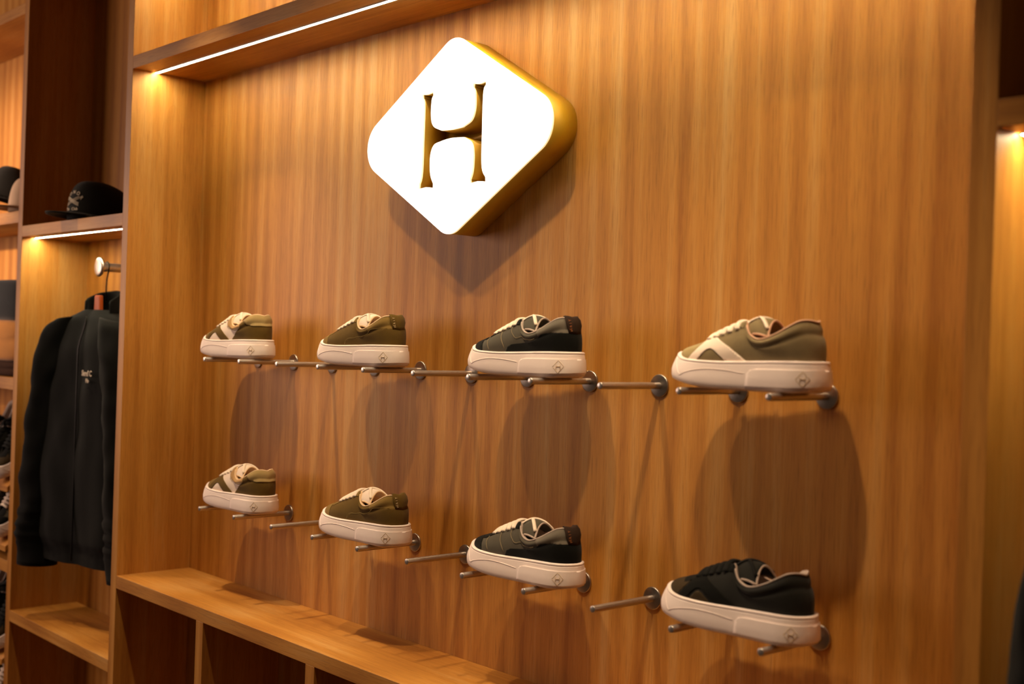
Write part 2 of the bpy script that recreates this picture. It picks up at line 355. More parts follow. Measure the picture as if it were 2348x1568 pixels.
def build_sole(t):
    vs = []; rings = []
    def ring(f): r = ring_closed(f); rings.append((len(vs), len(r))); vs.extend(r)
    for v in (0, .015, .05, .12, .22, .35, .5, .65, .78, .86, .885): ring(lambda s: sole_pt(s, v))
    ring(lambda s: sole_pt(s, .895, -.0012)); ring(lambda s: sole_pt(s, .905, 0))
    ring(lambda s: sole_pt(s, .95, .0004)); ring(lambda s: sole_pt(s, .985, -.0002)); ring(lambda s: sole_pt(s, 1.0, -.0016)); ring(lambda s: sole_pt(s, .985, -.0065)); ring(lambda s: sole_pt(s, .93, -.009))
    fs = []; n = rings[0][1]
    for (a, _), (b, _) in zip(rings, rings[1:]):
        for k in range(n): fs.append((a + k, a + (k + 1) % n, b + (k + 1) % n, b + k))
    for base in (rings[0][0], rings[-1][0]):
        for i in range(NS):
            a = base + i; b = base + i + 1; c = base + (n - i - 1) % n; d = base + (n - i) % n
            if i == 0: fs.append((a, b, c))
            elif i == NS - 1: fs.append((a, b, d))
            else: fs.append((a, b, c, d))
    bm = bmesh.new(); bv = [bm.verts.new(v) for v in vs]
    for f in fs:
        g = [bv[i] for i in dict.fromkeys(f)]
        if len(g) > 2 and not bm.faces.get(g): bm.faces.new(g)
    o = obm('sole', bm, RUBBER, t, True); tag(o, 'thick cream platform sole')
    return o
# upper: from the foot line up to ridge / lace edge / collar rim
TK = [(0, 0.023, 0, 0.056), (0.1, 0.033, 0, 0.061), (0.2, 0.05, 0.0005, 0.0665), (0.27, 0.064, 0.004, 0.071), (0.33, 0.076, 0.0105, 0.0755), (0.42, 0.096, 0.012, 0.084), (0.5, 0.118, 0.013, 0.0925), (0.56, 0.136, 0.015, 0.0995), (0.595, 0.143, 0.0185, 0.0985), (0.63, 0.149, 0.0245, 0.0905), (0.67, 0.1585, 0.0295, 0.0805), (0.72, 0.1725, 0.0325, 0.075), (0.77, 0.188, 0.0335, 0.0765), (0.83, 0.208, 0.032, 0.0845), (0.88, 0.2245, 0.0285, 0.094), (0.925, 0.2375, 0.0225, 0.1015), (0.965, 0.2472, 0.0125, 0.103), (1, 0.253, 0, 0.1005)]
def up_b(s):
    p, n = outline(s); q = p - n * (tin(p.x) + .0060); return Vector((max(q.x, 0), max(q.y, 0), zt(p.x) - .0035)), Vector((n.x, n.y, 0))
def sm(a, b, x): t = max(0, min(1, (x - a) / (b - a))); return t * t * (3 - 2 * t)
def up_pt(s, v, off=0.0):
    B, n = up_b(s); Tt = herm(TK, s); dz = Tt.z - B.z; k = sm(.52, .66, s)
    hx = B - Tt; hx.z = 0
    P1 = B + Vector((0, 0, .55 * dz)) + n * (.0022 + .004 * (1 - k) + .003 * sm(.9, 1, s))
    P1 -= n * (.004 * math.exp(-(s / .2) ** 2))
    P2a = Tt + hx * .50 - Vector((0, 0, .05 * dz))
    P2b = Tt - Vector((0, 0, .42 * dz)) + n * (.0085 - .004 * sm(.92, 1, s))
    P2 = P2a.lerp(P2b, k); w = 1 - v
    p = B * w ** 3 + P1 * 3 * v * w * w + P2 * 3 * v * v * w + Tt * v ** 3
    if k > 0: # padded collar roll under the rim
        p = p + n * (.0032 * k * math.exp(-((v - .86) / .10) ** 2)) * (1 - .6 * sm(.88, .97, s)) - n * (.0012 * k * math.exp(-((v - .66) / .06) ** 2))
        p = p - n * (.0016 * k * sm(.93, 1, v))
    return p
NU, NV = 84, 22
SVAL = [i / NU for i in range(NU + 1)]; VVAL = [j / NV for j in range(NV + 1)]
UP_GRID = [[up_pt(s, v) for v in VVAL] for s in SVAL]
FINE = [(up_pt(i / 260, j / 60), i / 260, j / 60) for i in range(261) for j in range(61)]
def find(x, z):
    b = min(FINE, key=lambda q: (q[0].x - x) ** 2 + (q[0].z - z) ** 2 + (1 if q[0].y < .004 else 0) * 1e-3); return b[1], b[2]
def nrm(fn, s, v):
    e = .006; a = fn(min(1, s + e), v) - fn(max(0, s - e), v); b = fn(s, min(1, v + e)) - fn(s, max(0, v - e)); n = b.cross(a)
    if n.length < 1e-12: return Vector((0, 1, 0))
    n.normalize(); p = fn(s, v); c = Vector((.13, 0, .05))
    if n.dot(Vector((p.x - min(max(p.x, .05), .21), p.y, max(0, p.z - .06)))) < 0: n = -n
    return n
def grid_bm(side):
    bm = bmesh.new(); vv = [[bm.verts.new((p.x, p.y * side, p.z)) for p in row] for row in UP_GRID]
    for i in range(NU):
        for j in range(NV):
            q = (vv[i][j], vv[i + 1][j], vv[i + 1][j + 1], vv[i][j + 1]); bm.faces.new(q if side > 0 else q[::-1])
    return bm
def merged(bms):
    bm = bmesh.new()
    for b in bms:
        me = bpy.data.meshes.new('t'); b.to_mesh(me); b.free(); bm.from_mesh(me); bpy.data.meshes.remove(me)
    return bm
def in_poly(x, z, P):
    c = False
    for i in range(len(P)):
        (x0, z0), (x1, z1) = P[i - 1], P[i]
        if (z0 > z) != (z1 > z) and x < (x1 - x0) * (z - z0) / (z1 - z0) + x0: c = not c
    return c
def overlay_mesh(P, off, src=grid_bm, sides=(-1, 1)):
    x0 = min(p[0] for p in P); x1 = max(p[0] for p in P); z0 = min(p[1] for p in P); z1 = max(p[1] for p in P)
    fo = off if callable(off) else (lambda co: off)
    bm = merged([src(sd) for sd in sides]); bmesh.ops.remove_doubles(bm, verts=bm.verts, dist=2e-5)
    bmesh.ops.recalc_face_normals(bm, faces=bm.faces)
    if sum(f.normal.y * f.calc_center_median().y for f in bm.faces) < 0: bmesh.ops.reverse_faces(bm, faces=bm.faces)
    kill = [f for f in bm.faces if all(v.co.x < x0 - .004 for v in f.verts) or all(v.co.x > x1 + .004 for v in f.verts) or all(v.co.z < z0 - .004 for v in f.verts) or all(v.co.z > z1 + .004 for v in f.verts)]
    bmesh.ops.delete(bm, geom=kill, context='FACES')
    for i in range(len(P)):
        a = Vector((P[i - 1][0], 0, P[i - 1][1])); b = Vector((P[i][0], 0, P[i][1])); d = b - a
        if d.length < 1e-7: continue
        m = .002
        fs = [f for f in bm.faces if not (max(v.co.x for v in f.verts) < min(a.x, b.x) - m or min(v.co.x for v in f.verts) > max(a.x, b.x) + m or max(v.co.z for v in f.verts) < min(a.z, b.z) - m or min(v.co.z for v in f.verts) > max(a.z, b.z) + m)]
        g = list({x for f in fs for x in list(f.verts) + list(f.edges)}) + fs
        bmesh.ops.bisect_plane(bm, geom=g, dist=1e-7, plane_co=a, plane_no=Vector((-d.z, 0, d.x)).normalized())
    kill = [f for f in bm.faces if not in_poly(f.calc_center_median().x, f.calc_center_median().z, P)]
    bmesh.ops.delete(bm, geom=kill, context='FACES'); bmesh.ops.remove_doubles(bm, verts=bm.verts, dist=1e-7)
    bm.normal_update(); nn = {v: v.normal.copy() for v in bm.verts}
    oo = {v: fo(v.co) for v in bm.verts}
    for v in list(nn): v.co += nn[v] * oo[v]
    r = bmesh.ops.extrude_edge_only(bm, edges=[e for e in bm.edges if e.is_boundary])
    for v in [x for x in r['geom'] if isinstance(x, bmesh.types.BMVert)]:
        for e in v.link_edges:
            o2 = e.other_vert(v)
            if o2 in nn and (o2.co - v.co).length < 1e-9: v.co -= nn[o2] * (oo[o2] + .0003); break
    return bm
def sole_grid(side):
    vs = [.10, .16, .24, .32, .40, .48, .56, .64, .70, .74, .78, .82]
    bm = bmesh.new(); g = []
    for i in range(NS + 1):
        row = []
        for v in vs: p = sole_pt(i / NS, v); row.append(bm.verts.new((p.x, p.y * side, p.z)))
        g.append(row)
    for i in range(NS):
        for j in range(len(vs) - 1):
            q = (g[i][j], g[i + 1][j], g[i + 1][j + 1], g[i][j + 1]); bm.faces.new(q if side > 0 else q[::-1])
    return bm
HEEL_STEP = [(.160, .0035), (.162, .024), (.168, .0295), (.180, .0315), (.22, .0325), (.29, .0330), (.29, .0095), (.262, .0088), (.235, .0070), (.20, .0050)]
def near_tube(bm, pts, fn, r, off, side, sub=6, flat=1.0):
    """thin line laid over the surface through (x,z) or (s,v) points"""
    ks = [(i / (len(pts) - 1),) + tuple(p) for i, p in enumerate(pts)]; out = []
    for i in range(sub * (len(pts) - 1) + 1):
        a = herm(ks, i / (sub * (len(pts) - 1))); p = fn(a.x, a.y) + nrm(fn, a.x, a.y) * off; out.append((p.x, p.y * side, p.z))
    add_tube(bm, out, r, 5, True, flat)
def sole_find(x, z):
    best = None
    for i in range(0, 201):
        s = i / 200; p, n = outline(s)
        for j in range(4, 38):
            v = j / 40; q = sole_pt(s, v); d = (q.x - x) ** 2 + (q.z - z) ** 2
            if best is None or d < best[0]: best = (d, s, v)
    return best[1], best[2]
SWOOSH = [sole_find(*p) for p in [(.026, .0440), (.030, .034), (.036, .024), (.042, .0185), (.052, .0215), (.070, .0265), (.095, .0285), (.125, .0275), (.158, .0240)]]
H_S = .875; H_V = .42
SOLE_MESH = {}
def shoe_sole(t):
    if not SOLE_MESH:
        o = build_sole(t); SOLE_MESH['sole'] = o.data
        bm = overlay_mesh(HEEL_STEP, lambda c: .0002 + .0012 * sm(.158, .178, c.x), sole_grid); SOLE_MESH['heel'] = obm('heel_panel', bm, RUBBER, t, True).data
        bm = bmesh.new()
        near_tube(bm, SWOOSH, sole_pt, .0007, .0000, -1)
        SOLE_MESH['ridge'] = obm('raised_line', bm, RUBBER, t, True).data
        bm = bmesh.new()
        for side in (-1,):
            a, b = .030, .24
            D4 = [(H_S, H_V + b), (H_S + a, H_V), (H_S, H_V - b), (H_S - a, H_V)]
            DD = [D4[3]] + [tuple(D4[i - 1][c] * (1 - k / 5) + D4[i][c] * k / 5 for c in (0, 1)) for i in range(4) for k in range(1, 6)]
            near_tube(bm, DD, sole_pt, .0005, .0014, side, 1)
            SOLE_MESH['logo'] = obm('embossed_diamond', bm, OUTSOLE, t, True).data; bm = bmesh.new()
            h = .011
            for p in ([(H_S - h, H_V + .1), (H_S - h, H_V - .1)], [(H_S + h, H_V + .1), (H_S + h, H_V - .1)], [(H_S - h, H_V), (H_S + h, H_V)]): near_tube(bm, p, sole_pt, .0005, .0018, side, 3)
        SOLE_MESH['logoh'] = obm('embossed_letter', bm, OUTSOLE, t, True).data
        bm = bmesh.new(); rings = []
        for v, o_ in ((0.0, 0), (0, .0005), (.055, .0006), (.055, -.002)): rings.append([bm.verts.new(p - Vector((0, 0, .0012 if v == 0 and o_ == 0 else .0006 if v == 0 else 0))) for p in ring_closed(lambda s: sole_pt(s, v, o_))])
        n = len(rings[0])
        for a, b in zip(rings, rings[1:]):
            for k in range(n): bm.faces.new((a[k], a[(k + 1) % n], b[(k + 1) % n], b[k]))
        bm.faces.new(rings[0]); SOLE_MESH['out'] = obm('outsole', bm, OUTSOLE, t, True).data
    else:
        for k, nme in (('sole', 'sole'), ('heel', 'heel_panel'), ('ridge', 'raised_line'), ('logo', 'embossed_diamond'), ('logoh', 'embossed_letter'), ('out', 'outsole')):
            o = bpy.data.objects.new(nme, SOLE_MESH[k]); COL.objects.link(o); o.parent = t
def tongue_pt(u, w):   # u along 0..1, w across -1..1
    k = [(0, .062, .0660), (.3, .094, .0805), (.55, .124, .0955), (.72, .144, .1035), (.86, .163, .1075), (1, .1810, .1060)]
    c = herm(k, u); hw = .012 + .014 * sm(.1, .8, u) ; z = c.y - (.008 + .016 * u) * w * w
    return Vector((c.x + .006 * w * w * u, hw * w, z - .0015))
def build_tongue(t, mat, edge_mat):
    bm = bmesh.new(); nu, nw = 20, 12
    for dz, flip in ((0, False), (-.006, True)):
        g = []
        for i in range(nu + 1):
            row = []
            for j in range(nw + 1):
                w = j / nw * 2 - 1; p = tongue_pt(i / nu, w); edge = min(1, 3 * (1 - abs(w))) * min(1, 5 * (1 - i / nu))
                row.append(bm.verts.new(p + Vector((0, 0, dz * (.35 + .65 * edge) if flip else .001 * edge))))
            g.append(row)
        for i in range(nu):
            for j in range(nw): q = (g[i][j], g[i + 1][j], g[i + 1][j + 1], g[i][j + 1]); bm.faces.new(q[::-1] if flip else q)
        if not flip: top = g
        else:
            b = g
            rim = [(i, 0) for i in range(nu)] + [(nu, j) for j in range(nw)] + [(i, nw) for i in range(nu, 0, -1)]
            rim.append((0, nw))
            for (i, j), (k, l) in zip(rim, rim[1:]): bm.faces.new((top[i][j], top[k][l], b[k][l], b[i][j]))
    o = obm('tongue', bm, mat, t, True)
    bm = bmesh.new(); pts = [tongue_pt(.80 + .20 * i / 8, -1) for i in range(9)] + [tongue_pt(1, -1 + j / 6) for j in range(1, 12)] + [tongue_pt(1 - .20 * i / 8, 1) for i in range(9)]
    add_tube(bm, [p + Vector((0, 0, -.002)) for p in pts], .0017, 8); obm('tongue_binding', bm, edge_mat, o, True)
def build_laces(t, mat):
    bm = bmesh.new()
    for i in range(5):
        s = .350 + .044 * i; vq = .70
        for lean in ((0,) if i else (0,)):
            q0 = up_pt(s, vq) + nrm(up_pt, s, vq) * .0024; q1 = up_pt(s, .92) + Vector((0, 0, .0032)); mid = herm(TK, s) + Vector((0, 0, .0060)); mid.y = 0
            ks = [(0, q0.x - .001, -q0.y, q0.z - .001), (.22, q1.x, -q1.y, q1.z), (.5, mid.x, 0, mid.z), (.78, q1.x, q1.y, q1.z), (1, q0.x - .001, q0.y, q0.z - .001)]
            add_tube(bm, [herm(ks, k / 20) for k in range(21)], .0045, 8, True, .5)
        if i < 4: # diagonal strand glimpsed between the bars
            a = herm(TK, s); b = herm(TK, s + .044)
            for sg in (-1, 1): add_tube(bm, [(a.x, -sg * a.y, a.z + .001), ((a.x + b.x) / 2, 0, (a.z + b.z) / 2 + .0035), (b.x, sg * b.y, b.z + .001)], .0026, 6, True, .5)
    for sg in (-1, 1): # loops tucked back over the tongue
        pts = [tongue_pt(.62, sg * .9), tongue_pt(.70, sg * .45), tongue_pt(.80, -sg * .05), tongue_pt(.90, -sg * .5), tongue_pt(.985, -sg * .85)]
        ks = [(i / 4,) + tuple(p + Vector((0, 0, .0028))) for i, p in enumerate(pts)]; add_tube(bm, [herm(ks, k / 20) for k in range(21)], .0034, 8, True, .5)
    return obm('laces', bm, mat, t, True)
def zmap(z): return z if z < .055 else .055 + (z - .055) * .84
def make_shoe(label, group, base, overlays, lining, trim, lace, tongue, strap=None, strap_text=None, stitches=(), tmat=None):
    t = thing('sneaker', label, 'shoe', (0, 0, 0), group)
    shoe_sole(t)
    ub = merged([grid_bm(-1), grid_bm(1)]); bmesh.ops.remove_doubles(ub, verts=ub.verts, dist=2e-5); u = obm('upper', ub, base, t, True)
    for nme, P, m, off in overlays:
        P = [(x, zmap(z)) for x, z in P]
        if nme in ('y_strap', 'lace_guard', 'side_insert', 'collar_pad'):
            for sd in (-1, 1): obm(nme, overlay_mesh(P, off, grid_bm, (sd,)), m, t, True)
        else: obm(nme, overlay_mesh(P, off), m, t, True)
    # lining and insole
    bm = bmesh.new(); idx = [i / 100 for i in range(56, 101, 2)]
    def lin_ring(v):
        out = []
        for s in idx:
            Tt = herm(TK, s); B, n = up_b(s); w = [Tt, Tt - n * .0045 + Vector((0, 0, .0006)), Tt - n * .0075 - Vector((0, 0, .010)), B - n * .0085 + Vector((0, 0, .018)), B - n * .010 + Vector((0, 0, .006)), Vector((B.x - .014 * n.x, 0, B.z + .005))][v]
            out.append(w)
        return out + [Vector((p.x, -p.y, p.z)) for p in out[-2::-1]]
    rr = [[bm.verts.new(p) for p in lin_ring(v)] for v in range(5)]
    for a, b in zip(rr, rr[1:]):
        for k in range(len(a) - 1): bm.faces.new((a[k], a[k + 1], b[k + 1], b[k]))
    o = obm('lining', bm, lining, t, True)
    bm = bmesh.new(); pr = []
    for i in range(30):
        s = .18 + .82 * i / 29; B, n = up_b(s); q = B - n * .007; pr.append((q.x, max(q.y, 0), zt(q.x) + .0045))
    up = [bm.verts.new(p) for p in pr]; dn = [bm.verts.new((p[0], -p[1], p[2])) for p in pr]
    for i in range(29): bm.faces.new((up[i], up[i + 1], dn[i + 1], dn[i]))
    obm('insole', bm, lining, t, True)
    bm = bmesh.new(); pts = [herm(TK, .615 + .385 * i / 40) for i in range(41)]; pts = pts + [Vector((p.x, -p.y, p.z)) for p in pts[-2::-1]]
    add_tube(bm, pts, .0016, 8); obm('collar_piping', bm, trim, t, True)
    build_tongue(t, tongue, trim); build_laces(t, lace)
    # stitched seams
    if stitches:
        for P in stitches:
            bm = bmesh.new(); near_tube(bm, [find(p[0], zmap(p[1])) for p in P], up_pt, .00042, .0013, -1, 5); obm('stitching', bm, tmat, t, True)
    if strap:
        bm = bmesh.new(); S = [(.957 + .043 * i / 8) for i in range(9)]; prof = [(.52, .0012), (.62, .0034), (.80, .0046), (.93, .0050), (1.0, .0044)]
        def sp(s, k):
            v, off = prof[k]; return up_pt(s, v) + nrm(up_pt, s, v) * off
        cols = []
        def q(p, sg): return (p.x, p.y * sg, p.z)
        ss = [(s, -1) for s in S] + [(s, 1) for s in S[-2::-1]]
        for s, sg in ss:
            Tt = herm(TK, s); B, n = up_b(s)
            cols.append([bm.verts.new(q(sp(s, k), sg)) for k in range(5)] + [bm.verts.new(q(Tt + n * .0015 + Vector((0, 0, .0036)), sg)), bm.verts.new(q(Tt - n * .006 + Vector((0, 0, .003)), sg)), bm.verts.new(q(Tt - n * .0075 - Vector((0, 0, .010)), sg))])
        for a, b in zip(cols, cols[1:]):
            for k in range(7): bm.faces.new((a[k], b[k], b[k + 1], a[k + 1]))
        st = obm('heel_pull_tab', bm, strap, t, True); md = st.modifiers.new('s', 'SOLIDIFY'); md.thickness = .0012; md.offset = 0
        # vertical lettering
        s = .972; arc = [0]
        for k in range(60): arc.append(arc[-1] + (up_pt(s, .56 + .38 * (k + 1) / 60) - up_pt(s, .56 + .38 * k / 60)).length)
        for ci, ch in enumerate(strap_text[0]):
            want = arc[-1] * (ci + .5) / 5; v = .56 + .38 * min(range(61), key=lambda k: abs(arc[k] - want)) / 60; p = up_pt(s, v) + nrm(up_pt, s, v) * (.0012 + .0042 * sm(.50, .8, v) + .0017); n = nrm(up_pt, s, v)
            dv = (up_pt(s, min(1, v + .03)) - up_pt(s, v - .03)).normalized()
            mm = frame((p.x, -p.y, p.z), (dv.x, -dv.y, dv.z), (n.x, -n.y, n.z)); lo = text_obj('letter', ch, .0058, strap_text[1], st, mm, .00015, .00012)
    return t

suede = lambda n, c, **k: fabric(n, c, .95, 1300, .35, .16, .10, .06, 60)
OLIVE = suede('olive_suede', (124, 98, 50)); OLIVE_D = suede('dark_olive_suede', (94, 72, 30)); OLIVE_G = suede('grey_olive_suede', (160, 136, 90)); TAN = suede('taupe_suede', (168, 132, 88))
CREAM_L = fabric('cream_leather', (224, 204, 186), .6, 700, .06, .04, .35); CREAM_C = fabric('cream_lining_textile', (222, 190, 150), .9, 2200, .2, .05)
GREYOL = suede('grey_olive_nubuck', (122, 106, 76)); GREYOL_L = suede('light_grey_olive_nubuck', (146, 128, 88))
BLK = suede('black_suede', (13, 13, 10)); CHAR = fabric('charcoal_canvas', (74, 68, 56), .9, 2200, .3, .12, .2, .1, 80); CHAR_L = fabric('grey_textile', (104, 96, 84), .9, 2000, .3, .08)
BLK2 = fabric('black_mesh', (24, 23, 18), .9, 1800, .35, .15, .2, .1); BRN = suede('dark_brown_olive_suede', (58, 46, 28)); BROWN_TAB = fabric('dark_brown_webbing', (44, 28, 18), .85, 2000, .3, .1)
GREY_P = fabric('grey_lining', (176, 158, 146), .85, 2000, .15, .05); LACE_W = fabric('cream_lace', (232, 214, 194), .85, 2500, .3, .04); LACE_B = fabric('black_lace', (16, 16, 14), .9, 2500, .3, .1)
TH_OL = fabric('olive_thread', (150, 128, 72), .8, 2000, .1, .05); TH_GR = fabric('grey_thread', (150, 132, 98), .8, 2000, .1, .05); TH_DK = fabric('dark_seam_thread', (38, 32, 18), .9, 2000, .1, .05); TH_BR = fabric('copper_thread', (140, 84, 44), .7, 2000, .1, .05); TH_LT = fabric('pale_thread', (190, 165, 120), .8, 2000, .1, .05)

Y_STRAP = [(.0700, .083), (.0735, .074), (.0715, .066), (.0640, .0545), (.0480, .038), (.0620, .036), (.0760, .047), (.0860, .0570), (.0920, .0595), (.0985, .0580), (.1120, .0490), (.1290, .036), (.1640, .036), (.1450, .0500), (.1250, .0640), (.1060, .0745), (.0900, .0830), (.0860, .094), (.0760, .092)]
TOE = [(-.01, .030), (.046, .030), (.050, .040), (.0610, .0530), (.0680, .0650), (.0660, .0760), (.0560, .0800), (-.01, .080)]
TOECAP = [(-.01, .030), (.0650, .030), (.0630, .0480), (.0580, .0570), (.0510, .0640), (.0400, .0700), (.0330, .080), (-.01, .080)]
EYESTAY = [(.0440, .0690), (.0560, .0620), (.0640, .0640), (.0800, .0730), (.1000, .0830), (.1200, .0925), (.1360, .0960), (.1440, .0960), (.1400, .115), (.120, .116), (.040, .085)]
COUNTER = [(.1240, .030), (.1250, .0440), (.1290, .0510), (.1380, .0550), (.1600, .0580), (.1850, .0610), (.1980, .0650), (.2060, .0720), (.2120, .0780), (.2220, .0805), (.29, .0820), (.29, .030)]
ANKLE = [(.2060, .0722), (.2010, .0790), (.1940, .0930), (.200, .125), (.29, .125), (.29, .0818), (.2220, .0803), (.2120, .0778)]
def A_over(hl):
    return [('toe_overlay', TOE, OLIVE, .0009), ('y_strap', Y_STRAP, OLIVE_D, .0013),
            ('heel_counter', [(.1560, .030), (.1720, .0480), (.1960, .0680), (.2080, .0760), (.2040, .0900), (.1960, .0960), (.1960, .125), (.29, .125), (.29, .030)], OLIVE_D, .0009),
            ('collar_pad', [(.1310, .1020), (.1330, .0900), (.1420, .0790), (.1560, .0720), (.1750, .0700), (.2080, .0762), (.2040, .0902), (.1940, .0960), (.1940, .13), (.134, .13)], TAN, .0010),
            ('heel_patch', [(.2190, .1000), (.2230, .0920), (.2310, .0840), (.2430, .0800), (.29, .0790), (.29, .13), (.2190, .13)], OLIVE_G, .0022)]
A = make_shoe('', '', CREAM_L, A_over(0), CREAM_C, CREAM_C, LACE_W, CREAM_L, stitches=[[(.140, .078), (.157, .0705), (.176, .0685), (.205, .0748)]], tmat=TH_OL)
B_ = make_shoe('', '', OLIVE_D, [('toe_cap', TOECAP, OLIVE, .0010), ('lace_guard', EYESTAY, OLIVE, .0011), ('heel_counter', COUNTER, OLIVE_D, .0011), ('ankle_panel', ANKLE, OLIVE, .0012)], CREAM_C, CREAM_C, LACE_W, CREAM_L, OLIVE_D, ('HERIT', TH_LT),
    stitches=[[(.064, .043), (.0625, .0485), (.0575, .0575), (.050, .065), (.041, .0705)], [(.1245, .044), (.1290, .0518), (.138, .0558), (.160, .0588), (.185, .0618), (.198, .0658), (.206, .0728), (.214, .0790), (.235, .0815)]], tmat=TH_OL)
C_ = make_shoe('', '', CHAR, [('toe_cap', TOECAP, BLK, .0010), ('lace_guard', EYESTAY, BLK, .0013), ('heel_counter', COUNTER, BLK, .0012), ('ankle_panel', ANKLE, CHAR_L, .0012)], GREY_P, GREY_P, LACE_W, CHAR, BROWN_TAB, ('HERIT', TH_BR),
    stitches=[[(.0725, .0685), (.0750, .058), (.0830, .045)], [(.1010, .0835), (.1080, .068), (.1220, .047)], [(.1300, .0960), (.1300, .0850), (.137, .0760), (.150, .0690), (.170, .0660), (.195, .0690)]], tmat=TH_GR)
D_ = make_shoe('', '', GREYOL, [('toe_overlay', TOE, GREYOL_L, .0008), ('y_strap', Y_STRAP, CREAM_L, .0014), ('lace_guard', [(.0900, .0860), (.1040, .0880), (.1150, .0950), (.1420, .0970), (.1400, .115), (.120, .116), (.088, .094)], GREYOL, .0010)], fabric('pink_beige_lining', (196, 150, 120), .9, 2000, .2, .05), fabric('pink_beige_piping', (206, 164, 136), .9, 2000, .2, .05), LACE_W, GREYOL, stitches=[[(.090, .0865), (.104, .0885), (.115, .0955), (.138, .0972)]], tmat=TH_DK)
E_ = make_shoe('', '', BLK2, [('toe_overlay', TOE, BRN, .0008), ('y_strap', Y_STRAP, BLK, .0013), ('lace_guard', EYESTAY, BLK, .0012), ('side_insert', [(.0680, .030), (.0780, .0430), (.0870, .0530), (.0920, .0550), (.0980, .0530), (.1100, .0440), (.1260, .030)], BRN, .0005)], GREY_P, GREY_P, LACE_B, BLK2)
def put(sh, x0, y0, z0, label, group, yaw=0.0, pitch=0.0, scale=1.0):
    sh.location = (x0, y0, z0); sh.rotation_euler = (0, pitch, yaw); sh.scale = (scale,) * 3; tag(sh, label, 'shoe', group)
ZU, ZL = ROWS[0] + PR + .0008, ROWS[1] + PR + .0008
up_g, lo_g = 'sneakers on the upper row of pegs', 'sneakers on the lower row of pegs'
put(A, .228, -.085, ZU, 'cream sneaker with olive overlays, upper row, leftmost under the sign', up_g)
A2 = copy_tree(A); put(A2, .265, -.085, ZL, 'cream sneaker with olive overlays, lower row, nearest the bench end', lo_g)
put(B_, .742, -.085, ZU, 'all-olive suede sneaker with cream laces in the upper row', up_g)
B2 = copy_tree(B_); put(B2, .770, -.085, ZL, 'all-olive suede sneaker with cream laces in the lower row', lo_g)
put(C_, 1.240, -.085, ZU, 'black and charcoal sneaker with white laces in the upper row', up_g)
C2 = copy_tree(C_); put(C2, 1.255, -.085, ZL, 'black and charcoal sneaker with white laces in the lower row', lo_g)
put(D_, 1.728, -.088, ZU, 'grey-olive sneaker with cream crossing strap, rightmost in the upper row', up_g)
put(E_, 1.722, -.088, ZL, 'all-black sneaker with black laces, rightmost in the lower row', lo_g)

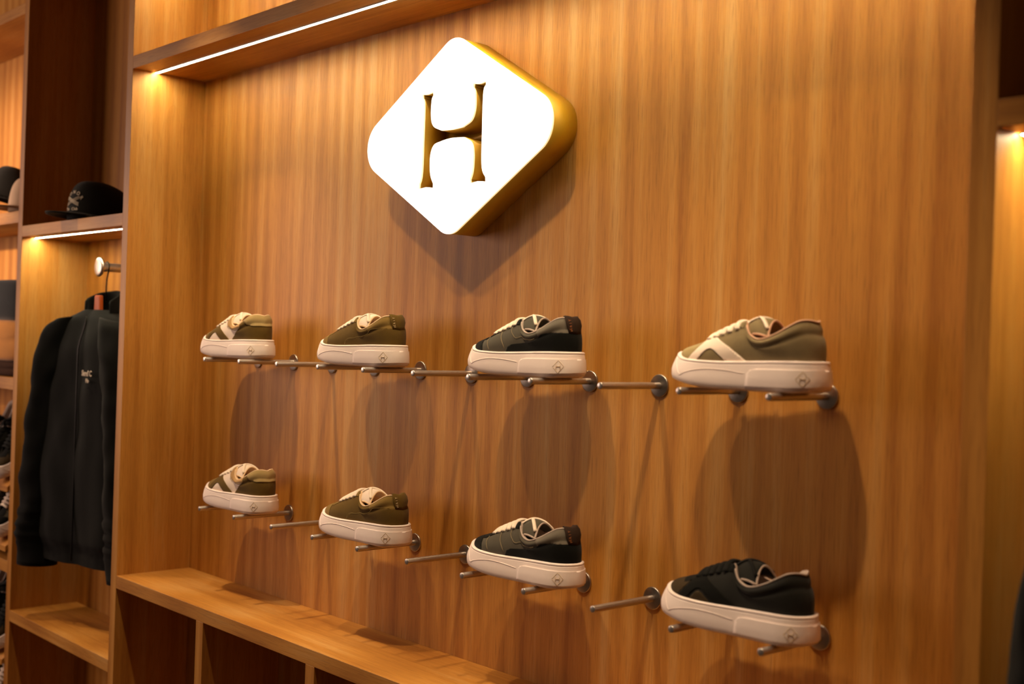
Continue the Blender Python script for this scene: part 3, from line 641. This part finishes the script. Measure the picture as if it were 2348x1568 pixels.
# ------------------------------------------------------------------ caps
def make_cap(label, mat, loc, yaw, deco=True, group=None, scale=1.0):
    t = thing('baseball_cap', label, 'cap', loc, group, (0, 0, yaw)); t.scale = (scale,) * 3
    bm = bmesh.new(); n = 48; m = 14; rings = []     # front is -y
    def crown(a, k):
        f = k / m; ph = f * math.pi / 2; fr = max(0, -math.sin(a))
        r = math.cos(ph) ** (.62 - .12 * fr); z = .108 * math.sin(ph) ** .95 + .012 * fr * math.sin(ph * 2) ** 1
        rx, ry = .082, .098; seam = 1 - .012 * abs(math.cos(3 * a)) ** 12
        p = Vector((rx * r * math.cos(a) * seam, ry * r * math.sin(a) * seam, z + .004)); bb = max(0, math.sin(a)); p.z -= .01 * bb * math.sin(ph); return p
    for k in range(m): rings.append([bm.verts.new(crown(2 * math.pi * i / n, k)) for i in range(n)])
    top = bm.verts.new((0, 0, .112))
    for a, b in zip(rings, rings[1:]):
        for i in range(n): bm.faces.new((a[i], a[(i + 1) % n], b[(i + 1) % n], b[i]))
    for i in range(n): bm.faces.new((rings[-1][i], rings[-1][(i + 1) % n], top))
    c = obm('crown', bm, mat, t, True); md = c.modifiers.new('s', 'SOLIDIFY'); md.thickness = .002; md.offset = -1
    bm = bmesh.new(); g = []
    for i in range(21):
        a = math.radians(200 + 140 * i / 20); row = []
        for j in range(8):
            f = j / 7; x = math.cos(a) * .083 * (1 - .12 * f); y0 = math.sin(a) * .098; y = y0 - f * .075 * max(0, -math.sin(a)) ** .6 * (1 - .25 * abs(math.cos(a)) ** 2)
            z = .006 + .012 * (1 - (x / .08) ** 2) * (1 - .35 * f) + .002; row.append(bm.verts.new((x, y, z)))
        g.append(row)
    for i in range(20):
        for j in range(7): bm.faces.new((g[i][j], g[i + 1][j], g[i + 1][j + 1], g[i][j + 1]))
    b = obm('brim', bm, mat, t, True); md = b.modifiers.new('s', 'SOLIDIFY'); md.thickness = .005; md.offset = 0
    bm = bmesh.new(); bmesh.ops.create_uvsphere(bm, u_segments=12, v_segments=8, radius=.007)
    for v in bm.verts: v.co.z = v.co.z * .6 + .113
    obm('button', bm, mat, t, True)
    if deco:
        def surf(a, k): p = crown(a, k); e = .03; q1 = crown(a + e, k) - crown(a - e, k); q2 = crown(a, k + .2) - crown(a, k - .2); return p, q1.cross(q2).normalized(), q1.normalized(), q2.normalized()
        def on(a0, k, ch, size, rot=0.0, name='embroidered_letter'):
            p, nn, xd, yd = surf(a0, k)
            if nn.dot(p) < 0: nn = -nn
            x = xd * math.cos(rot) + yd * math.sin(rot)
            text_obj(name, ch, size, WHITE_THREAD, t, frame(p + nn * .0008, x, nn), .0004, .0001)
        fa = math.radians(270)
        for i, ch in enumerate('HONOR'):
            th = math.radians(62 - 31 * i); on(fa - math.sin(th) * .42, 4.1 + 2.6 * math.cos(th) - 1.3, ch, .0145, th * .8)
        for i, w in enumerate(('The', 'Club')): on(fa + (-.22, .16)[i], 1.7, w, .0115)
        bm = bmesh.new()
        for d in (-1, 1):
            for o_ in (-.35, .0, .35):
                pts = []
                for k in range(9): u = k / 8 * 2 - 1; p, nn, _, _ = surf(fa + u * .30, 3.35 + d * u * .75 + o_ * .8); nn = nn if nn.dot(p) > 0 else -nn; pts.append(p + nn * .001)
                add_tube(bm, pts, .0009, 5)
        obm('crossed_bars', bm, WHITE_THREAD, t)
    return t
make_cap('black baseball cap with white arched lettering on the shelf over the jacket', BLACK_TWILL, (-.392, -.105, ZS2), math.radians(12))
CREAM_TWILL = fabric('cream_twill', (186, 158, 132), .9, 2200, .25, .08)
FADED = fabric('faded_black_twill', (38, 35, 30), .9, 2200, .25, .3, .2, .1, 25)
fc = make_cap('faded black cap tilted against a cream cap on the far left shelf', FADED, (-.952, -.140, .436), math.radians(-20), False, 'caps on the far left shelf')
fc.rotation_euler = (math.radians(-13), 0, math.radians(-20))
make_cap('cream cap behind the faded black cap on the far left shelf', CREAM_TWILL, (-.846, -.103, .402), math.radians(4), False, 'caps on the far left shelf')

# ------------------------------------------------------------------ faceout arm, hanger, jacket
def make_arm(label, x, yd=-.112, z=.2285):
    t = thing('clothes_rail', label, 'rail', (x, 0, z), 'short steel clothes rails')
    bm = bmesh.new(); add_lathe(bm, [(.0128, yd + .002), (.0128, -.004)], 'y', 28); obm('rod', bm, STEEL, t, True)
    bm = bmesh.new(); add_lathe(bm, [(.008, yd - .006), (.022, yd - .0055), (.0275, yd - .003), (.0285, yd), (.0275, yd + .0025), (.013, yd + .004)], 'y', 40); obm('end_disc', bm, STEEL_D, t, True)
    bm = bmesh.new(); add_lathe(bm, [(.026, -.005), (.0275, -.0035), (.0275, -.0005)], 'y', 40); obm('mounting_disc', bm, STEEL_D, t, True)
    for o in t.children: md = o.modifiers.new('e', 'EDGE_SPLIT'); md.split_angle = math.radians(50)
    return t
NECK = (-.372, -.092, .150)      # where the hook enters the collar
def bend(X, Y): # jacket swings towards the room on its left half, stays flat to the wall on its right
    a = math.radians(24)
    if X < 0: return X * math.cos(a) + Y * -math.sin(a) * -1 * 0, X * math.sin(a) + Y
    return X * .96, Y + X * .02
def make_hanger(label, loc):
    t = thing('clothes_hanger', label, 'hanger', loc, 'wooden hangers with jackets')
    bm = bmesh.new(); top = .2285 - NECK[2] + .0155; pts = [(.010, 0, -.012 + 0), (.008, 0, .010), (.006, 0, .028), (.011, 0, .044)]
    for k in range(12): a = math.radians(-35 + 22 * k); pts.append((.0 + .0155 * math.cos(a) * 1.0, 0, top - .0155 + .0155 * math.sin(a)))
    pts = [(0, 0, -.02), (0, 0, .02), (.002, 0, top - .05), (.010, 0, top - .032)] + [(.0155 * math.cos(math.radians(-25 + 20 * k)), 0, top - .0155 + .0155 * math.sin(math.radians(-25 + 20 * k))) for k in range(11)]
    add_tube(bm, pts, .0019, 8); obm('hook', bm, BLACK_METAL, t, True)
    bm = bmesh.new(); ks = [(0, -.140, -.112), (.25, -.075, -.086), (.5, 0, -.048), (.75, .075, -.086), (1, .140, -.112)]
    rings = []
    for i in range(25):
        c = herm(ks, i / 24); h = .014 + .010 * math.sin(math.pi * i / 24); bx, by = bend(c.x, 0)
        rings.append([bm.verts.new((bx, by + yy * .011, c.y + zz * h - h)) for yy, zz in [(math.cos(2 * math.pi * k / 10), math.sin(2 * math.pi * k / 10)) for k in range(10)]])
    for a, b in zip(rings, rings[1:]):
        for k in range(10): bm.faces.new((a[k], a[(k + 1) % 10], b[(k + 1) % 10], b[k]))
    bm.faces.new(rings[0]); bm.faces.new(rings[-1]); obm('hanger_body', bm, ORANGE_WOOD, t, True)
    bm = bmesh.new(); add_box(bm, -.024, .020, -.026, -.014, -.070, -.002, .004)
    for v in bm.verts:
        v.co.x *= 1 + (-.25 * (v.co.z + .06) / .06)
    obm('neck_plate', bm, ORANGE_WOOD, t)
    return t
from mathutils import noise as mn
def make_jacket(label, loc):
    t = thing('jacket', label, 'jacket', loc, 'black jackets on hangers')
    # body rings: (z, half width, half depth, y centre)
    BK = [(0, -.044, .056, .036), (.05, -.056, .084, .046), (.10, -.072, .124, .054), (.15, -.098, .156, .058), (.22, -.16, .174, .064), (.4, -.31, .186, .067), (.6, -.46, .200, .068), (.8, -.60, .198, .068), (.93, -.70, .195, .066), (.97, -.725, .188, .058), (1, -.765, .186, .056)]
    bm = bmesh.new(); n = 72; m = 70; rings = []
    for k in range(m + 1):
        f = k / m; r = herm(BK, f); ring = []
        for i in range(n):
            a = 2 * math.pi * i / n; ca, sa = math.cos(a), math.sin(a)
            X = r.y * abs(ca) ** .75 * (1 if ca > 0 else -1); Y = r.z * abs(sa) ** .9 * (1 if sa > 0 else -1)
            slope = -.36 * max(0, abs(X) - .06) if f < .16 else 0
            nz = mn.noise(Vector((X * 7, Y * 9, r.x * 3.2))) * .016 + mn.noise(Vector((X * 18, Y * 18, r.x * 9 + 4))) * .006
            nz *= min(1, f * 6); Y2 = Y + nz * (1 if sa > 0 else -1) * abs(sa)
            if f > .93: Y2 *= 1 - .02 * math.sin(40 * a)
            bx, by = bend(X, Y2); ring.append(bm.verts.new((bx, min(by, .088), r.x)))
        rings.append(ring)
    for a, b in zip(rings, rings[1:]):
        for i in range(n): bm.faces.new((a[i], a[(i + 1) % n], b[(i + 1) % n], b[i]))
    obm('body', bm, BLACK_CLOTH, t, True)
    # sleeves
    for sg in (-1, 1):
        bm = bmesh.new()
        SK = [(0, -.096, -.070, .040, .045), (.08, -.122, -.098, .050, .055), (.2, -.150, -.20, .056, .062), (.4, -.170, -.36, .056, .060), (.6, -.186, -.52, .056, .060), (.8, -.200, -.66, .057, .058), (.9, -.206, -.715, .057, .056), (.93, -.206, -.735, .052, .050), (1, -.205, -.790, .052, .048)]
        rings = []
        for k in range(61):
            f = k / 60; r = herm(SK, f); ring = []
            rx, rz, ra, rb = r
            for i in range(32):
                a = 2 * math.pi * i / 32; nz = 1 + .16 * mn.noise(Vector((math.cos(a) * 1.2, math.sin(a) * 1.2, rz * 16 + sg))) * min(1, f * 8)
                if .7 < f < .92: nz += .05 * math.sin(f * 110)
                X = rx + ra * math.cos(a) * nz; Y = rb * math.sin(a) * nz - .012; tilt = .18 * ra * math.cos(a)
                bx, by = bend(X * (1 if sg < 0 else -1), Y); ring.append(bm.verts.new((bx, min(by, .088), rz + tilt * (1 - f))))
            rings.append(ring)
        for a, b in zip(rings, rings[1:]):
            for i in range(32): bm.faces.new((a[i], a[(i + 1) % 32], b[(i + 1) % 32], b[i]))
        bm.faces.new(rings[0]); bm.faces.new(rings[-1][::-1]); obm('sleeve', bm, BLACK_CLOTH, t, True)
    # stand collar, open in front
    bm = bmesh.new(); rows = []
    for i in range(33):
        a = math.radians(-20 + 255 * i / 32); fr = abs(i - 16) / 16
        row = []
        for j in range(6):
            f = j / 5; rr = .058 + .012 * (1 - f) + .012 * max(0, fr - .7) * f * 3; x = math.cos(a + math.radians(0)) * rr; y = math.sin(a) * rr * .72
            row.append((x, y, -.045 - .022 * fr ** 3 + f * (.048 + .012 * (1 - fr))))
        rows.append(row)
    vv = [[bm.verts.new((p[0] + .002, p[1] - .002 + (0), p[2])) for p in r] for r in rows]
    for a, b in zip(vv, vv[1:]):
        for j in range(5): bm.faces.new((a[j], b[j], b[j + 1], a[j + 1]))
    c = obm('collar', bm, BLACK_CLOTH, t, True); md = c.modifiers.new('s', 'SOLIDIFY'); md.thickness = .008; md.offset = 0; sb = c.modifiers.new('b', 'SUBSURF'); sb.levels = 1; sb.render_levels = 1
    bm = bmesh.new(); add_tube(bm, [(.004, -.050 - .022 * sm(0, .15, k / 30) - .006, -.062 - .69 * k / 30) for k in range(31)], .0035, 6, True, .6); obm('zip', bm, BLACK_METAL, t, True)
    for w, x, z, s in (('Sund C', .072, -.223, .022), ('Ho', .076, -.243, .016)):
        bx, by = bend(x, -.076); text_obj('embroidered_text', w, s, WHITE_THREAD, t, frame((bx, by - .004, z), (1, .05, 0), (0, -1, 0)), .0006, .0004)
    return t
make_arm('short steel clothes rail with end disc above the black jacket', -.376)
make_hanger('orange wooden hanger with black hook inside the black jacket', NECK)
make_jacket('black zip jacket hanging on a wooden hanger below the black cap', NECK)
make_arm('short steel clothes rail in the blurred bay at the right', 2.556, -.156)
OFF = (2.560, -.136, NECK[2])
make_hanger('wooden hanger in the blurred bay at the right', OFF)
make_jacket('blurred black jacket sleeve hanging at the lower right photo edge', OFF)

# ------------------------------------------------------------------ far left bay contents
def folded(name, label, cat, x0, x1, y0, y1, z0, z1, mat, seed, layers=3, group=None):
    bm = bmesh.new(); cx, cy = (x0 + x1) / 2, (y0 + y1) / 2; nx, nz = 40, 8 * layers
    hx, hy, h = (x1 - x0) / 2, (y1 - y0) / 2, z1 - z0; rings = []
    for k in range(nz + 1):
        f = k / nz; lay = abs(math.sin(f * layers * math.pi)) ** .35; end = (math.sin(math.pi * min(max(f, .0), 1))) ** .22 if 0 < f < 1 else .0
        ring = []
        for i in range(80):
            a = 2 * math.pi * i / 80; ca, sa = math.cos(a), math.sin(a); px = (abs(ca) ** .3) * (1 if ca > 0 else -1); py = (abs(sa) ** .3) * (1 if sa > 0 else -1)
            s = (.86 + .14 * end) * (.955 + .045 * lay); wob = mn.noise(Vector((px * 2 + seed, py * 2, f * 2))) 
            ring.append(bm.verts.new((px * hx * s, py * hy * s, min(max(f * h + wob * .16 * h * f * (1 - f) * 4, 0), h))))
        rings.append(ring)
    for a, b in zip(rings, rings[1:]):
        for i in range(80): bm.faces.new((a[i], a[(i + 1) % 80], b[(i + 1) % 80], b[i]))
    c0 = bm.verts.new((0, 0, 0)); c1 = bm.verts.new((0, 0, h))
    for i in range(80): bm.faces.new((rings[0][i], rings[0][(i + 1) % 80], c0)); bm.faces.new((rings[-1][(i + 1) % 80], rings[-1][i], c1))
    o = obm(name, bm, mat, None, True); o.location = (cx, cy, z0); return tag(o, label, cat, group)
NAVY = fabric('dark_navy_knit', (26, 29, 32), .95, 900, .4, .3, .15, .2, 20); MUST = fabric('mustard_knit', (196, 132, 62), .95, 900, .4, .15, .15, .2, 20)
BRNK = fabric('dark_brown_knit', (60, 34, 16), .95, 900, .4, .15)
fg = 'folded sweaters on the far left shelf'
folded('folded_sweater', 'dark brown folded sweater at the bottom of the far left pile', 'sweater', -1.36, -.80, -.19, -.01, -.1045, -.0585, BRNK, 1, 2, fg)
folded('folded_sweater', 'mustard folded sweater under the dark one at the left edge', 'sweater', -1.34, -.79, -.192, -.01, -.058, .070, MUST, 2, 2, fg)
folded('folded_sweater', 'dark navy folded sweater on top of the mustard one', 'sweater', -1.35, -.80, -.19, -.012, .070, .197, NAVY, 3, 2, fg)
SLOPE = math.radians(40)
bay3 = next(o for o in COL.objects if o.name.startswith('shelf_bay'))
tiers = [(-.435, E_, 'all-black sneaker', ''), (-.615, C_, 'black sneaker with white laces', ''), (-.958, E_, 'all-black sneaker', ''), (-1.155, B_, 'olive sneaker with cream laces', '')]
words = ['uppermost sloping shelf', 'second sloping shelf', 'third sloping shelf', 'lowest sloping shelf']
for (z0, src, what, _), wd in zip(tiers, words):
    bx0, by0, bz0 = XL, -D, FL
    y0 = -.212; y1 = -.004; z1 = z0 + (y1 - y0) * math.tan(SLOPE); th = .012 / math.cos(SLOPE)
    vs = [(x - bx0, y - by0, z - bz0) for x in (XL + .001, XE - .001) for (y, z) in ((y0, z0), (y1, z1), (y1, z1 - th), (y0, z0 - th))]
    ob('sloping_shelf', vs, [(0, 1, 2, 3), (7, 6, 5, 4), (0, 4, 5, 1), (1, 5, 6, 2), (2, 6, 7, 3), (3, 7, 4, 0)], WX, bay3)
    for k, x in enumerate((-.818, -.940, -1.062)):
        sh = copy_tree(src); n = Vector((0, -math.sin(SLOPE), math.cos(SLOPE))) * .002
        sh.location = (x, -.209 + n.y, z0 + .003 + n.z); sh.rotation_euler = (0, -SLOPE, math.pi / 2)
        tag(sh, f'{what.replace("all-black sneaker", "black sneaker").replace(" with cream laces", "")} on the {wd}, {("nearest", "second from", "third from")[k]} the tall panel', 'shoe', 'sneakers on the sloping shelves')

for o in list(COL.objects):
    if o.parent is None and o.type in {'MESH', 'EMPTY'}: o.location.z += ZO
